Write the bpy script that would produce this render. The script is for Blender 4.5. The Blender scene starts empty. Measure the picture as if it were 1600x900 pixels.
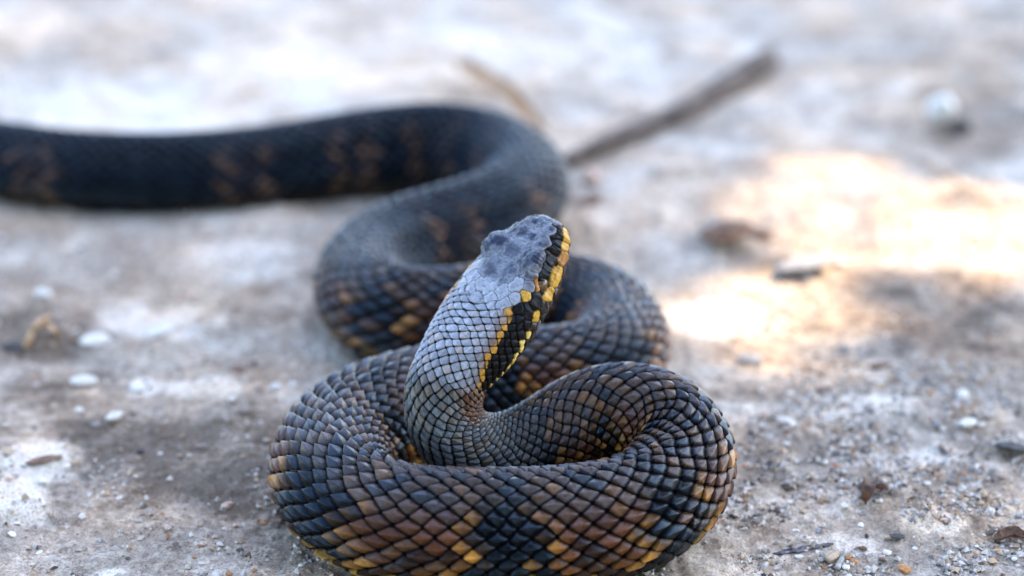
import bpy, math, random
import numpy as np
from mathutils import Vector

random.seed(7)
rng = np.random.default_rng(11)
scene = bpy.context.scene
COL = scene.collection

# ------------------------------------------------------------------ camera
CAM_H, PITCH, FOCAL = 0.475, math.radians(24.0), 85.0
FPX = FOCAL / 36.0 * 1600.0
cam_d = bpy.data.cameras.new('camera')
cam = bpy.data.objects.new('camera', cam_d)
COL.objects.link(cam)
scene.camera = cam
cam.location = (0, 0, CAM_H)
cam.rotation_euler = (math.pi / 2 - PITCH, 0, 0)
cam_d.lens = FOCAL
cam_d.sensor_width = 36.0
cam_d.clip_start, cam_d.clip_end = 0.02, 2000.0
cam_d.dof.use_dof = True
cam_d.dof.focus_distance = 0.925
cam_d.dof.aperture_fstop = 3.9

# ------------------------------------------------------------------ sky, sun, exposure
SUN_EL, SUN_AZ = math.radians(52), math.radians(62)      # azimuth from +Y towards +X
SUN = np.array([math.sin(SUN_AZ) * math.cos(SUN_EL), math.cos(SUN_AZ) * math.cos(SUN_EL), math.sin(SUN_EL)])
world = bpy.data.worlds.new('World')
scene.world = world
world.use_nodes = True
wn = world.node_tree
wn.nodes.clear()
sky = wn.nodes.new('ShaderNodeTexSky')
sky.sky_type = 'NISHITA'
sky.sun_disc = False
sky.sun_elevation = SUN_EL
sky.sun_rotation = SUN_AZ
sky.dust_density = 1.6
sky.ozone_density = 1.0
bg = wn.nodes.new('ShaderNodeBackground')
bg.inputs['Strength'].default_value = 0.15
wo = wn.nodes.new('ShaderNodeOutputWorld')
wn.links.new(sky.outputs[0], bg.inputs[0])
wn.links.new(bg.outputs[0], wo.inputs[0])
sun_d = bpy.data.lights.new('sun', 'SUN')
sun_d.energy = 2.0
sun_d.angle = math.radians(0.53)
sun_d.color = (1.0, 0.80, 0.54)
sun = bpy.data.objects.new('sun', sun_d)
COL.objects.link(sun)
sun.rotation_euler = Vector(tuple(SUN)).to_track_quat('Z', 'Y').to_euler()
vs = scene.view_settings
vs.view_transform = 'Standard'
vs.look = 'None'
vs.gamma = 1.0
vs.use_curve_mapping = False
vs.exposure = 2.8
scene.cycles.use_denoising = True

# ------------------------------------------------------------------ helpers
FWD = np.array([0, math.cos(PITCH), -math.sin(PITCH)])
UPV = np.array([0, math.sin(PITCH), math.cos(PITCH)])
RGT = np.array([1.0, 0, 0])
EYE = np.array([0, 0, CAM_H])

def ray(px, py):
    return FWD + RGT * ((px - 800.0) / FPX) - UPV * ((py - 450.0) / FPX)

def at_z(px, py, z=0.0):
    d = ray(px, py)
    return EYE + d * ((z - CAM_H) / d[2])

def at_y(px, py, y):
    d = ray(px, py)
    return EYE + d * (y / d[1])

def project(P):
    q = P - EYE
    dep = q @ FWD
    return np.stack([800 + FPX * (q @ RGT) / dep, 450 - FPX * (q @ UPV) / dep, dep], -1)

def sstep(a, b, x):
    t = np.clip((x - a) / (b - a), 0, 1)
    return t * t * (3 - 2 * t)

def vnoise(x, y, seed=0):
    xi, yi = np.floor(x).astype(np.int64), np.floor(y).astype(np.int64)
    fx, fy = x - xi, y - yi
    fx, fy = fx * fx * (3 - 2 * fx), fy * fy * (3 - 2 * fy)
    def h(a, b):
        n = (a * 374761393 + b * 668265263 + seed * 974634777) & 0x7fffffff
        n = ((n ^ (n >> 13)) * 1274126177) & 0x7fffffff
        return ((n ^ (n >> 16)) & 0xffffff) / float(0xffffff)
    return ((h(xi, yi) * (1 - fx) + h(xi + 1, yi) * fx) * (1 - fy)
            + (h(xi, yi + 1) * (1 - fx) + h(xi + 1, yi + 1) * fx) * fy)

def fbm(x, y, oct=4, seed=0):
    s, a, t = 0, 0.5, 0
    for o in range(oct):
        s = s + a * vnoise(x * 2 ** o + 17.3 * o, y * 2 ** o - 9.1 * o, seed + o)
        t += a
        a *= 0.55
    return s / t

def mesh_np(name, verts, faces, col=None, smooth=True):
    """verts (n,3); faces (m,3) or (m,4) array"""
    me = bpy.data.meshes.new(name)
    verts = np.ascontiguousarray(verts, np.float32)
    faces = np.ascontiguousarray(faces, np.int32)
    k = faces.shape[1]
    me.vertices.add(len(verts))
    me.vertices.foreach_set('co', verts.ravel())
    me.loops.add(faces.size)
    me.loops.foreach_set('vertex_index', faces.ravel())
    me.polygons.add(len(faces))
    me.polygons.foreach_set('loop_start', np.arange(0, faces.size, k, dtype=np.int32))
    me.polygons.foreach_set('loop_total', np.full(len(faces), k, np.int32))
    me.polygons.foreach_set('use_smooth', np.full(len(faces), smooth, bool))
    me.update(calc_edges=True)
    if col is not None:
        at = me.color_attributes.new('tint', 'FLOAT_COLOR', 'POINT')
        c = np.ones((len(verts), 4), np.float32)
        c[:, :col.shape[1]] = col
        at.data.foreach_set('color', c.ravel())
    return me

def link(name, me, mat=None, parent=None, loc=None):
    o = bpy.data.objects.new(name, me)
    COL.objects.link(o)
    if mat is not None and me is not None and not me.materials:
        me.materials.append(mat)
    if parent is not None:
        o.parent = parent
    if loc is not None:
        o.location = tuple(loc)
    return o

def tag(o, label=None, cat=None, group=None, kind=None):
    if label: o['label'] = label
    if cat: o['category'] = cat
    if group: o['group'] = group
    if kind: o['kind'] = kind
    return o

class NT:
    def __init__(self, name):
        self.m = bpy.data.materials.new(name)
        self.m.use_nodes = True
        self.t = self.m.node_tree
        self.b = self.t.nodes['Principled BSDF']
    def n(self, typ, **kw):
        nd = self.t.nodes.new(typ)
        for k, v in kw.items():
            if k.startswith('i_'):
                nd.inputs[k[2:].replace('_', ' ')].default_value = v
            else:
                setattr(nd, k, v)
        return nd
    def l(self, a, b):
        self.t.links.new(a, b)
    def noise(self, scale, detail=4, rough=0.55):
        tc = self.n('ShaderNodeTexCoord')
        nz = self.n('ShaderNodeTexNoise')
        nz.inputs['Scale'].default_value = scale
        nz.inputs['Detail'].default_value = detail
        nz.inputs['Roughness'].default_value = rough
        self.l(tc.outputs['Object'], nz.inputs['Vector'])
        return nz
    def ramp(self, src, stops):
        r = self.n('ShaderNodeValToRGB')
        e = r.color_ramp.elements
        while len(e) < len(stops):
            e.new(0.5)
        for i, (p, c) in enumerate(stops):
            e[i].position = p
            e[i].color = (*c, 1)
        self.l(src, r.inputs[0])
        return r
    def mul(self, a, b, fac=1.0, mode='MULTIPLY'):
        mx = self.n('ShaderNodeMix', data_type='RGBA', blend_type=mode)
        mx.inputs[0].default_value = fac
        self.l(a, mx.inputs[6])
        self.l(b, mx.inputs[7])
        return mx.outputs[2]
    def bump(self, src, strength, dist):
        b = self.n('ShaderNodeBump')
        b.inputs['Strength'].default_value = strength
        b.inputs['Distance'].default_value = dist
        self.l(src, b.inputs['Height'])
        self.l(b.outputs[0], self.b.inputs['Normal'])
        return b

def mat_simple(name, c1, c2, scale, rough=0.8, bump=0.0, bdist=0.001, lo=0.35, hi=0.65):
    k = NT(name)
    nz = k.noise(scale)
    r = k.ramp(nz.outputs[0], [(lo, c1), (hi, c2)])
    k.l(r.outputs[0], k.b.inputs['Base Color'])
    k.b.inputs['Roughness'].default_value = rough
    if bump:
        nb = k.noise(scale * 3, 6)
        k.bump(nb.outputs[0], bump, bdist)
    return k.m

# ------------------------------------------------------------------ ground
# big soft marks on the ground: (px, py, rx, ry, tone) tone >0 chalk-white crust, <0 darker earth
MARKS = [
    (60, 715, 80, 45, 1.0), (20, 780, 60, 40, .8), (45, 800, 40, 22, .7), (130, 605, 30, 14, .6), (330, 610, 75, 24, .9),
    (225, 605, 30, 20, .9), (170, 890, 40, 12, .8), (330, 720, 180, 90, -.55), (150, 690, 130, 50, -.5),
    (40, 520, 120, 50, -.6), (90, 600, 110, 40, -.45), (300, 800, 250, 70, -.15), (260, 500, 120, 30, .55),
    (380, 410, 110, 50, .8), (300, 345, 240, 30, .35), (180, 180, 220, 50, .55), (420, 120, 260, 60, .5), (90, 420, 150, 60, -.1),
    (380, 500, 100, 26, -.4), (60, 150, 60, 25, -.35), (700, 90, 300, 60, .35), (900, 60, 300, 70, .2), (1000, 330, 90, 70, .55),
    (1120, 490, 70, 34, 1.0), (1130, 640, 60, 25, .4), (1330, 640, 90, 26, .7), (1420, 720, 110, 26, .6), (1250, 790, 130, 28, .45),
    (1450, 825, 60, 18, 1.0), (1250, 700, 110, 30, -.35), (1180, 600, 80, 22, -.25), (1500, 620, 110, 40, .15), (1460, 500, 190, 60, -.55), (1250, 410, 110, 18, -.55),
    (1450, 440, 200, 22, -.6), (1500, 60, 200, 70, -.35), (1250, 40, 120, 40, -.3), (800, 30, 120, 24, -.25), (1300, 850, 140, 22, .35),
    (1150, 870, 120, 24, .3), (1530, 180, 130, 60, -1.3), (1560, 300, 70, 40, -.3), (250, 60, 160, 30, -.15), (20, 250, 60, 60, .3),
]
MOUNDS = [  # px, py, rx(px), ry(px), height m
    (70, 520, 60, 26, .006), (170, 530, 60, 18, .004), (270, 530, 50, 14, .003), (60, 715, 70, 26, .003), (30, 790, 60, 22, .004),
    (1450, 645, 110, 30, .004), (1500, 800, 160, 50, .004), (1130, 368, 50, 12, .010), (1240, 405, 70, 10, .006), (1380, 385, 150, 16, -.004),
    (1580, 700, 60, 20, .004), (330, 610, 70, 18, .002), (1300, 320, 160, 30, .004), (1480, 300, 120, 26, .005),
]
def px_xy(px, py):
    d0 = FWD[1] + UPV[1] * -(py - 450.0) / FPX
    d2 = FWD[2] - UPV[2] * (py - 450.0) / FPX
    t = -CAM_H / d2
    return t * (px - 800.0) / FPX, t * d0

def blob_sum(x, y, items):
    out = np.zeros_like(x)
    for px, py, rx, ry, a in items:
        if items is MARKS and py < 450: a = a * .45
        cx, cy = px_xy(px, py)
        ex = px_xy(px + rx, py)[0] - cx
        ey = (px_xy(px, py - ry)[1] - px_xy(px, py + ry)[1]) / 2
        wob = 0.55 * (fbm(x * 45 + px, y * 45, 3, 5) - .5) + .35 * (fbm(x * 140 + px, y * 140, 2, 8) - .5)
        r = np.sqrt(((x - cx) / ex) ** 2 + ((y - cy) / ey) ** 2) + wob
        out += a * (1 - sstep(0.45, 1.15, r))
    return out

def ground_h(x, y):
    near = 1 / (1 + (np.hypot(x, y - 1.1) / 2.5) ** 4)
    h = 0.010 * (fbm(x * 9, y * 9, 3, 1) - .5) + 0.0040 * (fbm(x * 40, y * 40, 3, 2) - .5)
    n3 = fbm(x * 150, y * 150, 3, 3)
    h += 0.0022 * (n3 - .5)
    h += 0.0012 * sstep(.56, .75, fbm(x * 330, y * 330, 2, 4))
    h = h * near + blob_sum(x, y, MOUNDS) * near + (1 - near) * .05 * (fbm(x * .3, y * .3, 3, 6) - .5)
    return h - 0.0015

def graded(a, b, step, far, ratio=1.18):
    c = list(np.arange(a, b, step))
    s, v = step, a
    lo = []
    while v > -far:
        s *= ratio
        v -= s
        lo.append(v)
    s, v = step, c[-1]
    hi = []
    while v < far:
        s *= ratio
        v += s
        hi.append(v)
    return np.array(lo[::-1] + c + hi)

gx = graded(-0.36, 0.40, 0.0016, 400)
gy = np.concatenate([graded(0.74, 1.08, 0.0016, 1.0, 1.18)[lambda v: v < 1.08] if False else np.arange(0.74, 1.10, 0.0016), np.arange(1.10, 1.75, 0.0040)])
s_, v_, lo_ = 0.0016, gy[0], []
while v_ > -400:
    s_ *= 1.18; v_ -= s_; lo_.append(v_)
s_, v_, hi_ = 0.004, gy[-1], []
while v_ < 400:
    s_ *= 1.18; v_ += s_; hi_.append(v_)
gy = np.concatenate([lo_[::-1], gy, hi_])
GX, GY = np.meshgrid(gx, gy)
X, Y = GX.ravel(), GY.ravel()
Z = ground_h(X, Y)
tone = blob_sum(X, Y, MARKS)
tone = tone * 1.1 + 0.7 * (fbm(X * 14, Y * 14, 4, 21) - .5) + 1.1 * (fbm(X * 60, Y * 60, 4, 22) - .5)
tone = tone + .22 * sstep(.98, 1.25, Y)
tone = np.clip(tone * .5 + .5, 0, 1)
warm = fbm(X * 25, Y * 25, 4, 31)
gv = np.stack([X, Y, Z], -1)
nx, ny = len(gx), len(gy)
ii = (np.arange(ny - 1)[:, None] * nx + np.arange(nx - 1)[None]).ravel()
gf = np.stack([ii, ii + 1, ii + 1 + nx, ii + nx], -1)
gme = mesh_np('ground', gv, gf, np.stack([tone, warm, tone * 0], -1))

k = NT('chalky_earth')
at = k.n('ShaderNodeAttribute', attribute_name='tint')
sep = k.n('ShaderNodeSeparateColor')
k.l(at.outputs['Color'], sep.inputs[0])
n1 = k.noise(260, 6, .65)
n2 = k.noise(900, 4, .6)
ad = k.n('ShaderNodeMath', operation='MULTIPLY_ADD')
k.l(n1.outputs[0], ad.inputs[0]); ad.inputs[1].default_value = 1.05
sb = k.n('ShaderNodeMath', operation='SUBTRACT'); k.l(sep.outputs[0], sb.inputs[0]); sb.inputs[1].default_value = .525
k.l(sb.outputs[0], ad.inputs[2])
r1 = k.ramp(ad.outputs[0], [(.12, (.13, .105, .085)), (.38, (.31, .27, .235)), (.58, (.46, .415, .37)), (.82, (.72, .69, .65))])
r2 = k.ramp(n2.outputs[0], [(.33, (.55, .5, .45)), (.52, (1, 1, 1)), (.75, (1.12, 1.1, 1.08))])
c = k.mul(r1.outputs[0], r2.outputs[0])
rw = k.ramp(sep.outputs[1], [(.35, (.99, 1.0, 1.0)), (.72, (1.10, .97, .84))])
c = k.mul(c, rw.outputs[0])
wb = k.n('ShaderNodeRGB'); wb.outputs[0].default_value = (1.08, 1.0, .91, 1)
c = k.mul(c, wb.outputs[0])
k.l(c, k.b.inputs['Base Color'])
k.b.inputs['Roughness'].default_value = .92
nb = k.noise(700, 8, .7)
k.bump(nb.outputs[0], .9, .0016)
ground = link('ground', gme, k.m)
tag(ground, 'pale chalky bare earth with grey patches under the snake', 'ground', kind='structure')

# ------------------------------------------------------------------ snake
U_ = (0, 0, 1)
# (px, py, mode, value, radius, dorsal)  mode 'z' : centre height, 'y' : distance from camera along the ground
PTS = [(-260, 222, 'z', .0180, .0180), (-120, 236, 'z', .0185, .0185), (0, 250, 'z', .019, .019), (130, 266, 'z', .019, .019),
       (280, 269, 'z', .019, .0192), (420, 258, 'z', .0193, .0195), (560, 238, 'z', .0203, .0208), (680, 230, 'z', .0215, .0222),
       (772, 246, 'z', .022, .0222), (822, 284, 'z', .0215, .0212), (788, 326, 'z', .021, .0208), (712, 354, 'z', .021, .0206),
       (632, 378, 'z', .021, .0205), (576, 415, 'z', .021, .0205), (567, 460, 'z', .021, .0208), (612, 492, 'z', .021, .021),
       (700, 496, 'z', .021, .021), (800, 482, 'z', .021, .021), (885, 474, 'z', .021, .021), (940, 492, 'z', .021, .0208),
       (970, 534, 'z', .0208, .0206), (945, 572, 'z', .0208, .0206), (880, 590, 'z', .021, .021), (780, 600, 'z', .021, .021),
       (695, 620, 'z', .0213, .0215), (618, 641, 'z', .0218, .0222), (561, 667, 'z', .0222, .0225), (519, 710, 'z', .0225, .0228),
       (523, 760, 'z', .0220, .0224), (562, 797, 'z', .021, .0213), (640, 821, 'z', .021, .0213), (760, 826, 'z', .021, .0213),
       (880, 822, 'z', .021, .0213), (980, 804, 'z', .0215, .021), (1044, 766, 'z', .0235, .0207), (1066, 715, 'y', .838, .0203),
       (1040, 668, 'y', .851, .0198), (982, 645, 'y', .856, .0193), (915, 655, 'y', .855, .0183), (850, 688, 'y', .850, .0165),
       (790, 708, 'y', .846, .0148), (738, 703, 'y', .843, .0142), (700, 672, 'y', .843, .0143), (690, 628, 'y', .845, .0146),
       (703, 583, 'y', .849, .0150)]
HB, HN = at_y(703, 583, .849), at_y(868, 345, .882)
HAX = (HN - HB); HLEN = np.linalg.norm(HAX); HAX /= HLEN
pts, rad = [], []
for px, py, m, v, r in PTS:
    pts.append(at_z(px, py, v) if m == 'z' else at_y(px, py, v))
    rad.append(r)
for f in (.25, .5, .75, 1.0):
    pts.append(HB + HAX * HLEN * f); rad.append(.015)
pts, rad = np.array(pts), np.array(rad)
NB = len(PTS) - 1                    # control index where the head starts
# centripetal spline, densely sampled
def spline(P, per=40):
    P = np.vstack([2 * P[0] - P[1], P, 2 * P[-1] - P[-2]])
    out, par = [], []
    for i in range(1, len(P) - 2):
        p0, p1, p2, p3 = P[i - 1], P[i], P[i + 1], P[i + 2]
        t0 = 0.0
        t1 = t0 + np.linalg.norm(p1 - p0) ** .5
        t2 = t1 + np.linalg.norm(p2 - p1) ** .5
        t3 = t2 + np.linalg.norm(p3 - p2) ** .5
        t = np.linspace(t1, t2, per, endpoint=False)[:, None]
        a1 = (t1 - t) / (t1 - t0) * p0 + (t - t0) / (t1 - t0) * p1
        a2 = (t2 - t) / (t2 - t1) * p1 + (t - t1) / (t2 - t1) * p2
        a3 = (t3 - t) / (t3 - t2) * p2 + (t - t2) / (t3 - t2) * p3
        b1 = (t2 - t) / (t2 - t0) * a1 + (t - t0) / (t2 - t0) * a2
        b2 = (t3 - t) / (t3 - t1) * a2 + (t - t1) / (t3 - t1) * a3
        out.append((t2 - t) / (t2 - t1) * b1 + (t - t1) / (t2 - t1) * b2)
        par.append(i - 1 + np.arange(per) / per)
    out.append(P[-2][None]); par.append([len(P) - 3.0])
    return np.vstack(out), np.concatenate(par)
C0, par0 = spline(pts)
arc = np.concatenate([[0], np.cumsum(np.linalg.norm(np.diff(C0, axis=0), axis=1))])
ds = 0.0008
sg = np.arange(0, arc[-1], ds)
Cg = np.stack([np.interp(sg, arc, C0[:, i]) for i in range(3)], -1)
parg = np.interp(sg, arc, par0)
def gsm(a, sig):
    w = int(sig * 3)
    kk = np.exp(-.5 * (np.arange(-w, w + 1) / sig) ** 2); kk /= kk.sum()
    if a.ndim == 1:
        return np.convolve(np.concatenate([2 * a[0] - a[w:0:-1], a, 2 * a[-1] - a[-2:-w - 2:-1]]), kk, 'valid')
    return np.stack([gsm(a[:, i], sig) for i in range(a.shape[1])], -1)
Cg = gsm(Cg, 7)
Rg = gsm(np.interp(parg, np.arange(len(rad)), rad), 12)
s_head = np.interp(NB, parg, sg)
S_END = s_head + HLEN
# dorsal direction along the body
toCam = EYE - (HB + HN) / 2
toCam /= np.linalg.norm(toCam)
side = np.cross(HAX, toCam); side /= np.linalg.norm(side)     # points to screen right of the head
nrm = np.cross(side, HAX); nrm /= np.linalg.norm(nrm)
PSI = math.radians(46)
HDOR = nrm * math.cos(PSI) - side * math.sin(PSI)
HLAT = np.cross(HAX, HDOR)                                    # the side seen on the right in the photo
dor_k = [(0, (0, 0, 1)), (33, (0, 0, 1)), (36, (.1, -.1, 1)), (38, (0, -.35, 1)), (39.5, (0, -.8, .8)), (41, (-.1, -1, .45)),
         (42.5, (-.5, -1, .2)), (44, tuple(HDOR)), (60, tuple(HDOR))]
Dg = np.stack([np.interp(parg, [a for a, _ in dor_k], [b[i] for _, b in dor_k]) for i in range(3)], -1)
Dg = gsm(Dg, 15)
Tg = np.gradient(Cg, axis=0); Tg /= np.linalg.norm(Tg, axis=1)[:, None]
Dg -= Tg * (Dg * Tg).sum(1)[:, None]; Dg /= np.linalg.norm(Dg, axis=1)[:, None]
Lg = np.cross(Tg, Dg)

# lattice of scales: M*2 rows round the body, n x n faces to a scale
M, n = 18, 10
def period(s):
    r = np.interp(s, sg, Rg)
    p = r * (.385 - .10 * sstep(s_head - .16, s_head - .05, s))
    hb = sstep(s_head - .03, s_head + .01, s)
    p = p * (1 - hb) + .0037 * hb
    p = p * (1 - .35 * sstep(S_END - .015, S_END, s))
    return p
sl, S_list = 0.0, [0.0]
while sl < S_END - 1e-4:
    sl += float(period(np.array([sl]))[0]) / (2 * n)
    S_list.append(sl)
S_arr = np.array(S_list)
S_arr = S_arr * (S_END / S_arr[-1])
NS = len(S_arr)
nt = M * n                                  # verts per ring
sf = np.repeat(np.arange(NS), nt)
tf = np.tile(np.arange(nt) * 2, NS) + (sf % 2)
s_v = S_arr[sf]
th = (tf / (2.0 * nt)) * 2 * math.pi - math.pi          # 0 is the mid-back, +-pi the belly
# scales are not quite alike: their corners wander a little
PERw = period(s_v)
wx, wt = sf / (2.0 * n), np.arange(len(s_v)) * 0 + tf / (2.0 * n)
ring = 2 * M
def wob(seed):      # periodic round the body
    a = vnoise(wx * 1.1 + 40, wt * .9 + 7, seed); b = vnoise(wx * 1.1 + 40, (wt - ring) * .9 + 7, seed)
    f = sstep(ring - 4, ring, wt)
    return (a * (1 - f) + b * f) - .5
w_s, w_t = wob(201), wob(202)
s_v = np.clip(s_v + w_s * PERw * .34, 0, S_END)
s_v = np.where(S_arr[sf] > S_END - .02, S_arr[sf], s_v)
th = th + w_t * .36 * math.pi / M
P_, Q_ = (sf + tf) // 2, (sf - tf) // 2
u, v = (P_ % n) / n, (Q_ % n) / n
p_i, q_i = P_ // n, Q_ // n

def frame(s):
    g = lambda A: np.stack([np.interp(s, sg, A[:, i]) for i in range(3)], -1)
    return g(Cg), g(Tg), g(Dg), g(Lg)

# head profile, t in 0..1 along the head: half width, half height above, below (m), exponent
HT = np.array([0, .08, .18, .30, .42, .52, .62, .72, .80, .88, .94, .975, .99, 1.0])
HW = np.array([1.45, 1.62, 1.84, 2.00, 2.06, 1.98, 1.80, 1.60, 1.43, 1.24, 1.05, .80, .56, .08]) * .01
HU = np.array([1.45, 1.38, 1.30, 1.22, 1.14, 1.08, 1.02, .98, .92, .80, .66, .48, .33, .05]) * .01
HD = np.array([1.45, 1.42, 1.36, 1.28, 1.20, 1.12, 1.05, .98, .90, .78, .62, .44, .30, .05]) * .01
HE = np.array([2.0, 2.1, 2.3, 2.5, 2.8, 3.1, 3.5, 3.8, 3.8, 3.5, 3.0, 2.6, 2.3, 2.0])

def surface(s, th):
    C, T, D, L = frame(s)
    r = np.interp(s, sg, Rg)
    t = (s - s_head) / HLEN
    wgt = sstep(-.12, .06, t)
    w = r * (1 - wgt) + np.interp(t, HT, HW) * wgt
    up = r * (1 - wgt) + np.interp(t, HT, HU) * wgt
    dn = r * (1 - wgt) + np.interp(t, HT, HD) * wgt
    e = np.where(t > 0, np.interp(t, HT, HE), 2.0)
    cs, sn = np.cos(th), np.sin(th)
    x = np.sign(sn) * np.abs(sn) ** (2 / e)
    zc = np.sign(cs) * np.abs(cs) ** (2 / e)
    z = np.where(zc > 0, up * zc, dn * zc)
    x = x * w
    # a faint ridge along the spine and slightly flattened flanks on the body
    body = (1 - wgt)
    z = z * (1 + .03 * body * np.exp(-(th / .25) ** 2))
    # the head: brow shelves, sunken sides in front of the eye, a crease for the mouth
    xr = np.abs(x) / np.maximum(w, 1e-5)
    brow = np.exp(-((t - .72) / .070) ** 4) * np.exp(-((xr - .80) / .26) ** 2) * (zc > 0)
    z = z + .0028 * brow
    x = x * (1 + .11 * brow)
    sidez = np.where(zc > -.2, np.exp(-((np.abs(th) - 1.35) / .30) ** 2), 0)
    pit = sidez * np.exp(-((t - .76) / .12) ** 2)
    x = x * (1 - .10 * pit)
    mid = np.exp(-(x / .0035) ** 2) * np.exp(-((t - .62) / .16) ** 2) * (zc > 0)
    z = z - .0007 * mid
    z = z - .0010 * np.exp(-((t - .90) / .05) ** 2) * np.exp(-(x / .005) ** 2) * (zc > 0)
    return C + D * z[:, None] + L * x[:, None], t

base, t_v = surface(s_v, th)
idx = np.arange(NS * nt).reshape(NS, nt)
def nrm_of(B):
    G = B.reshape(NS, nt, 3)
    du = np.gradient(G, axis=0)
    dv = np.roll(G, -1, 1) - np.roll(G, 1, 1)
    N = np.cross(dv, du)
    ln = np.linalg.norm(N, axis=2, keepdims=True)
    return (N / np.maximum(ln, 1e-12)).reshape(-1, 3)
NRM = nrm_of(base)
Cc = frame(s_v)[0]
if ((NRM * (base - Cc)).sum(1) > 0).mean() < .5:
    NRM = -NRM
TAN = frame(s_v)[1]

# ---- relief of one scale: tip points to the tail
f_ = 1 - (u + v) / 2
c_ = u - v
er = np.minimum(u, v)
ef = np.minimum(1 - u, 1 - v)
edge = np.where((u == 0) | (v == 0), 0.0, np.minimum(er, ef))
rise = sstep(0, .13, er) * (.25 + .75 * sstep(0, .35, ef))
prof = rise * (.22 + .42 * f_ + .75 * (1 - np.abs(c_)) ** 1.2 + .16 * np.exp(-(c_ / .10) ** 2) * sstep(.05, .5, ef))
prof[(u == 0) | (v == 0)] = 0
PERv = period(s_v)
amp = PERv * .185
lat_h = amp * prof
shift = -PERv * .06 * sstep(0, .1, er) * (1 - sstep(.1, .55, er))     # free edge laps over the next scale

# ---- colour of every scale
pi2 = 2 * math.pi
sc_S = (p_i + q_i + 1) * n
sc_s = S_arr[np.clip(sc_S, 0, NS - 1)]
sc_T = ((p_i - q_i) * n) % (2 * nt)
sc_th = (sc_T / (2.0 * nt)) * pi2 - math.pi
# canonical id so that the seam does not split a scale
can = (p_i + q_i).astype(np.int64) * 4096 + ((p_i - q_i) % (2 * M))
def hsh(a, seed):
    n_ = (a * 2654435761 + seed * 40503) & 0xffffffff
    n_ = ((n_ ^ (n_ >> 15)) * 2246822519) & 0xffffffff
    n_ = ((n_ ^ (n_ >> 13)) * 3266489917) & 0xffffffff
    return ((n_ ^ (n_ >> 16)) & 0xffffff) / float(0xffffff)
r1_, r2_, r3_ = hsh(can, 1), hsh(can, 2), hsh(can, 3)

def lerp(a, b, w):
    return a + (b - a) * w[:, None]
A3 = lambda *x: np.array(x)[None]
CP = project(Cg)
def s_near(px, py):
    m = sg < s_head
    return sg[m][np.argmin((CP[m, 0] - px) ** 2 + (CP[m, 1] - py) ** 2)]
# where the dark saddles begin and end along the body, read off the photograph
edges = [s_near(*q) for q in [(60, 258), (95, 262), (352, 266), (408, 260), (515, 246), (566, 238), (650, 230), (735, 240), (800, 262), (790, 326),
         (700, 356), (640, 376), (568, 450), (595, 488), (650, 496), (720, 494), (800, 482), (890, 476), (960, 515), (955, 562), (880, 590), (800, 598),
         (700, 606), (640, 615), (560, 642), (515, 690), (520, 756), (596, 810), (735, 825), (850, 824), (965, 808), (1040, 770), (1064, 718), (1030, 664),
         (965, 644), (920, 654), (860, 682)]]
edges = np.array(sorted(edges))
lat = np.abs(sc_th) / math.pi
zig = .0034 * np.sin(sc_th * 7 + np.floor(sc_s / .03) * 2.1) + .004 * (r3_ - .5) + .006 * (lat - .4) * np.sin(sc_s * 90)
se = sc_s + zig
k_ = np.searchsorted(edges, se)
inb = (k_ % 2 == 1)
lo_e = edges[np.clip(k_ - 1, 0, len(edges) - 1)]
hi_e = edges[np.clip(k_, 0, len(edges) - 1)]
dE = np.minimum(np.abs(se - lo_e), np.abs(se - hi_e))
s_front = s_near(515, 690)
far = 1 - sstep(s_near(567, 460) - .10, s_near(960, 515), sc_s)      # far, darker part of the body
one = np.ones_like(lat)
g_dors = lerp(A3(.185, .125, .098) * one[:, None], A3(.075, .082, .10), sstep(.35, .9, r1_))
c_in = lerp(g_dors, A3(.25, .085, .024) * (.7 + .6 * r2_)[:, None], sstep(.16, .42, lat))
c_out = lerp(g_dors * .75, A3(.005, .0058, .0085) * (.6 + .9 * r2_)[:, None], sstep(.10, .30, lat))
cb = np.where(inb[:, None], c_in, c_out)
low_in = A3(.42, .15, .018) * (.35 + .9 * r1_)[:, None]
cb = np.where(inb[:, None], lerp(cb, low_in, sstep(.45, .62, lat)), cb)
midb = inb & (dE > .0075) & (lat > .40) & (r3_ > .35)
cb[midb] = cb[midb] * .28
tan_ = A3(.60, .27, .040) * (.75 + .4 * r2_)[:, None]
eds = np.exp(-(dE / .0027) ** 2) * (.20 + .80 * sstep(.20, .46, lat)) * (r1_ > .15)
eds = eds * (.30 + .70 * sstep(.25, .75, f_ + .5 * (r2_ - .5)))       # gold mostly on the free tip of a scale
cb = lerp(cb, tan_ * 1.9, np.clip(eds, 0, 1))
cb = lerp(cb, A3(.30, .14, .05), ((r3_ > .955) & (lat > .12)) * .8 * one)
vent = sstep(.64, .70, lat)
cv = np.where((np.sin(sc_s * 150 + 6 * r3_) > .1)[:, None], A3(1.0, .56, .08), A3(.02, .016, .012))
cb = lerp(cb, cv, vent * .9)
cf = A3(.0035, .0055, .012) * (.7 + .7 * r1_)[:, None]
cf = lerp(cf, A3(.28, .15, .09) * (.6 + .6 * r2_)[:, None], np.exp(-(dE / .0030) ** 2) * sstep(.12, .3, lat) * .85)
cb = lerp(cb, cf, far * .92)
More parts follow.
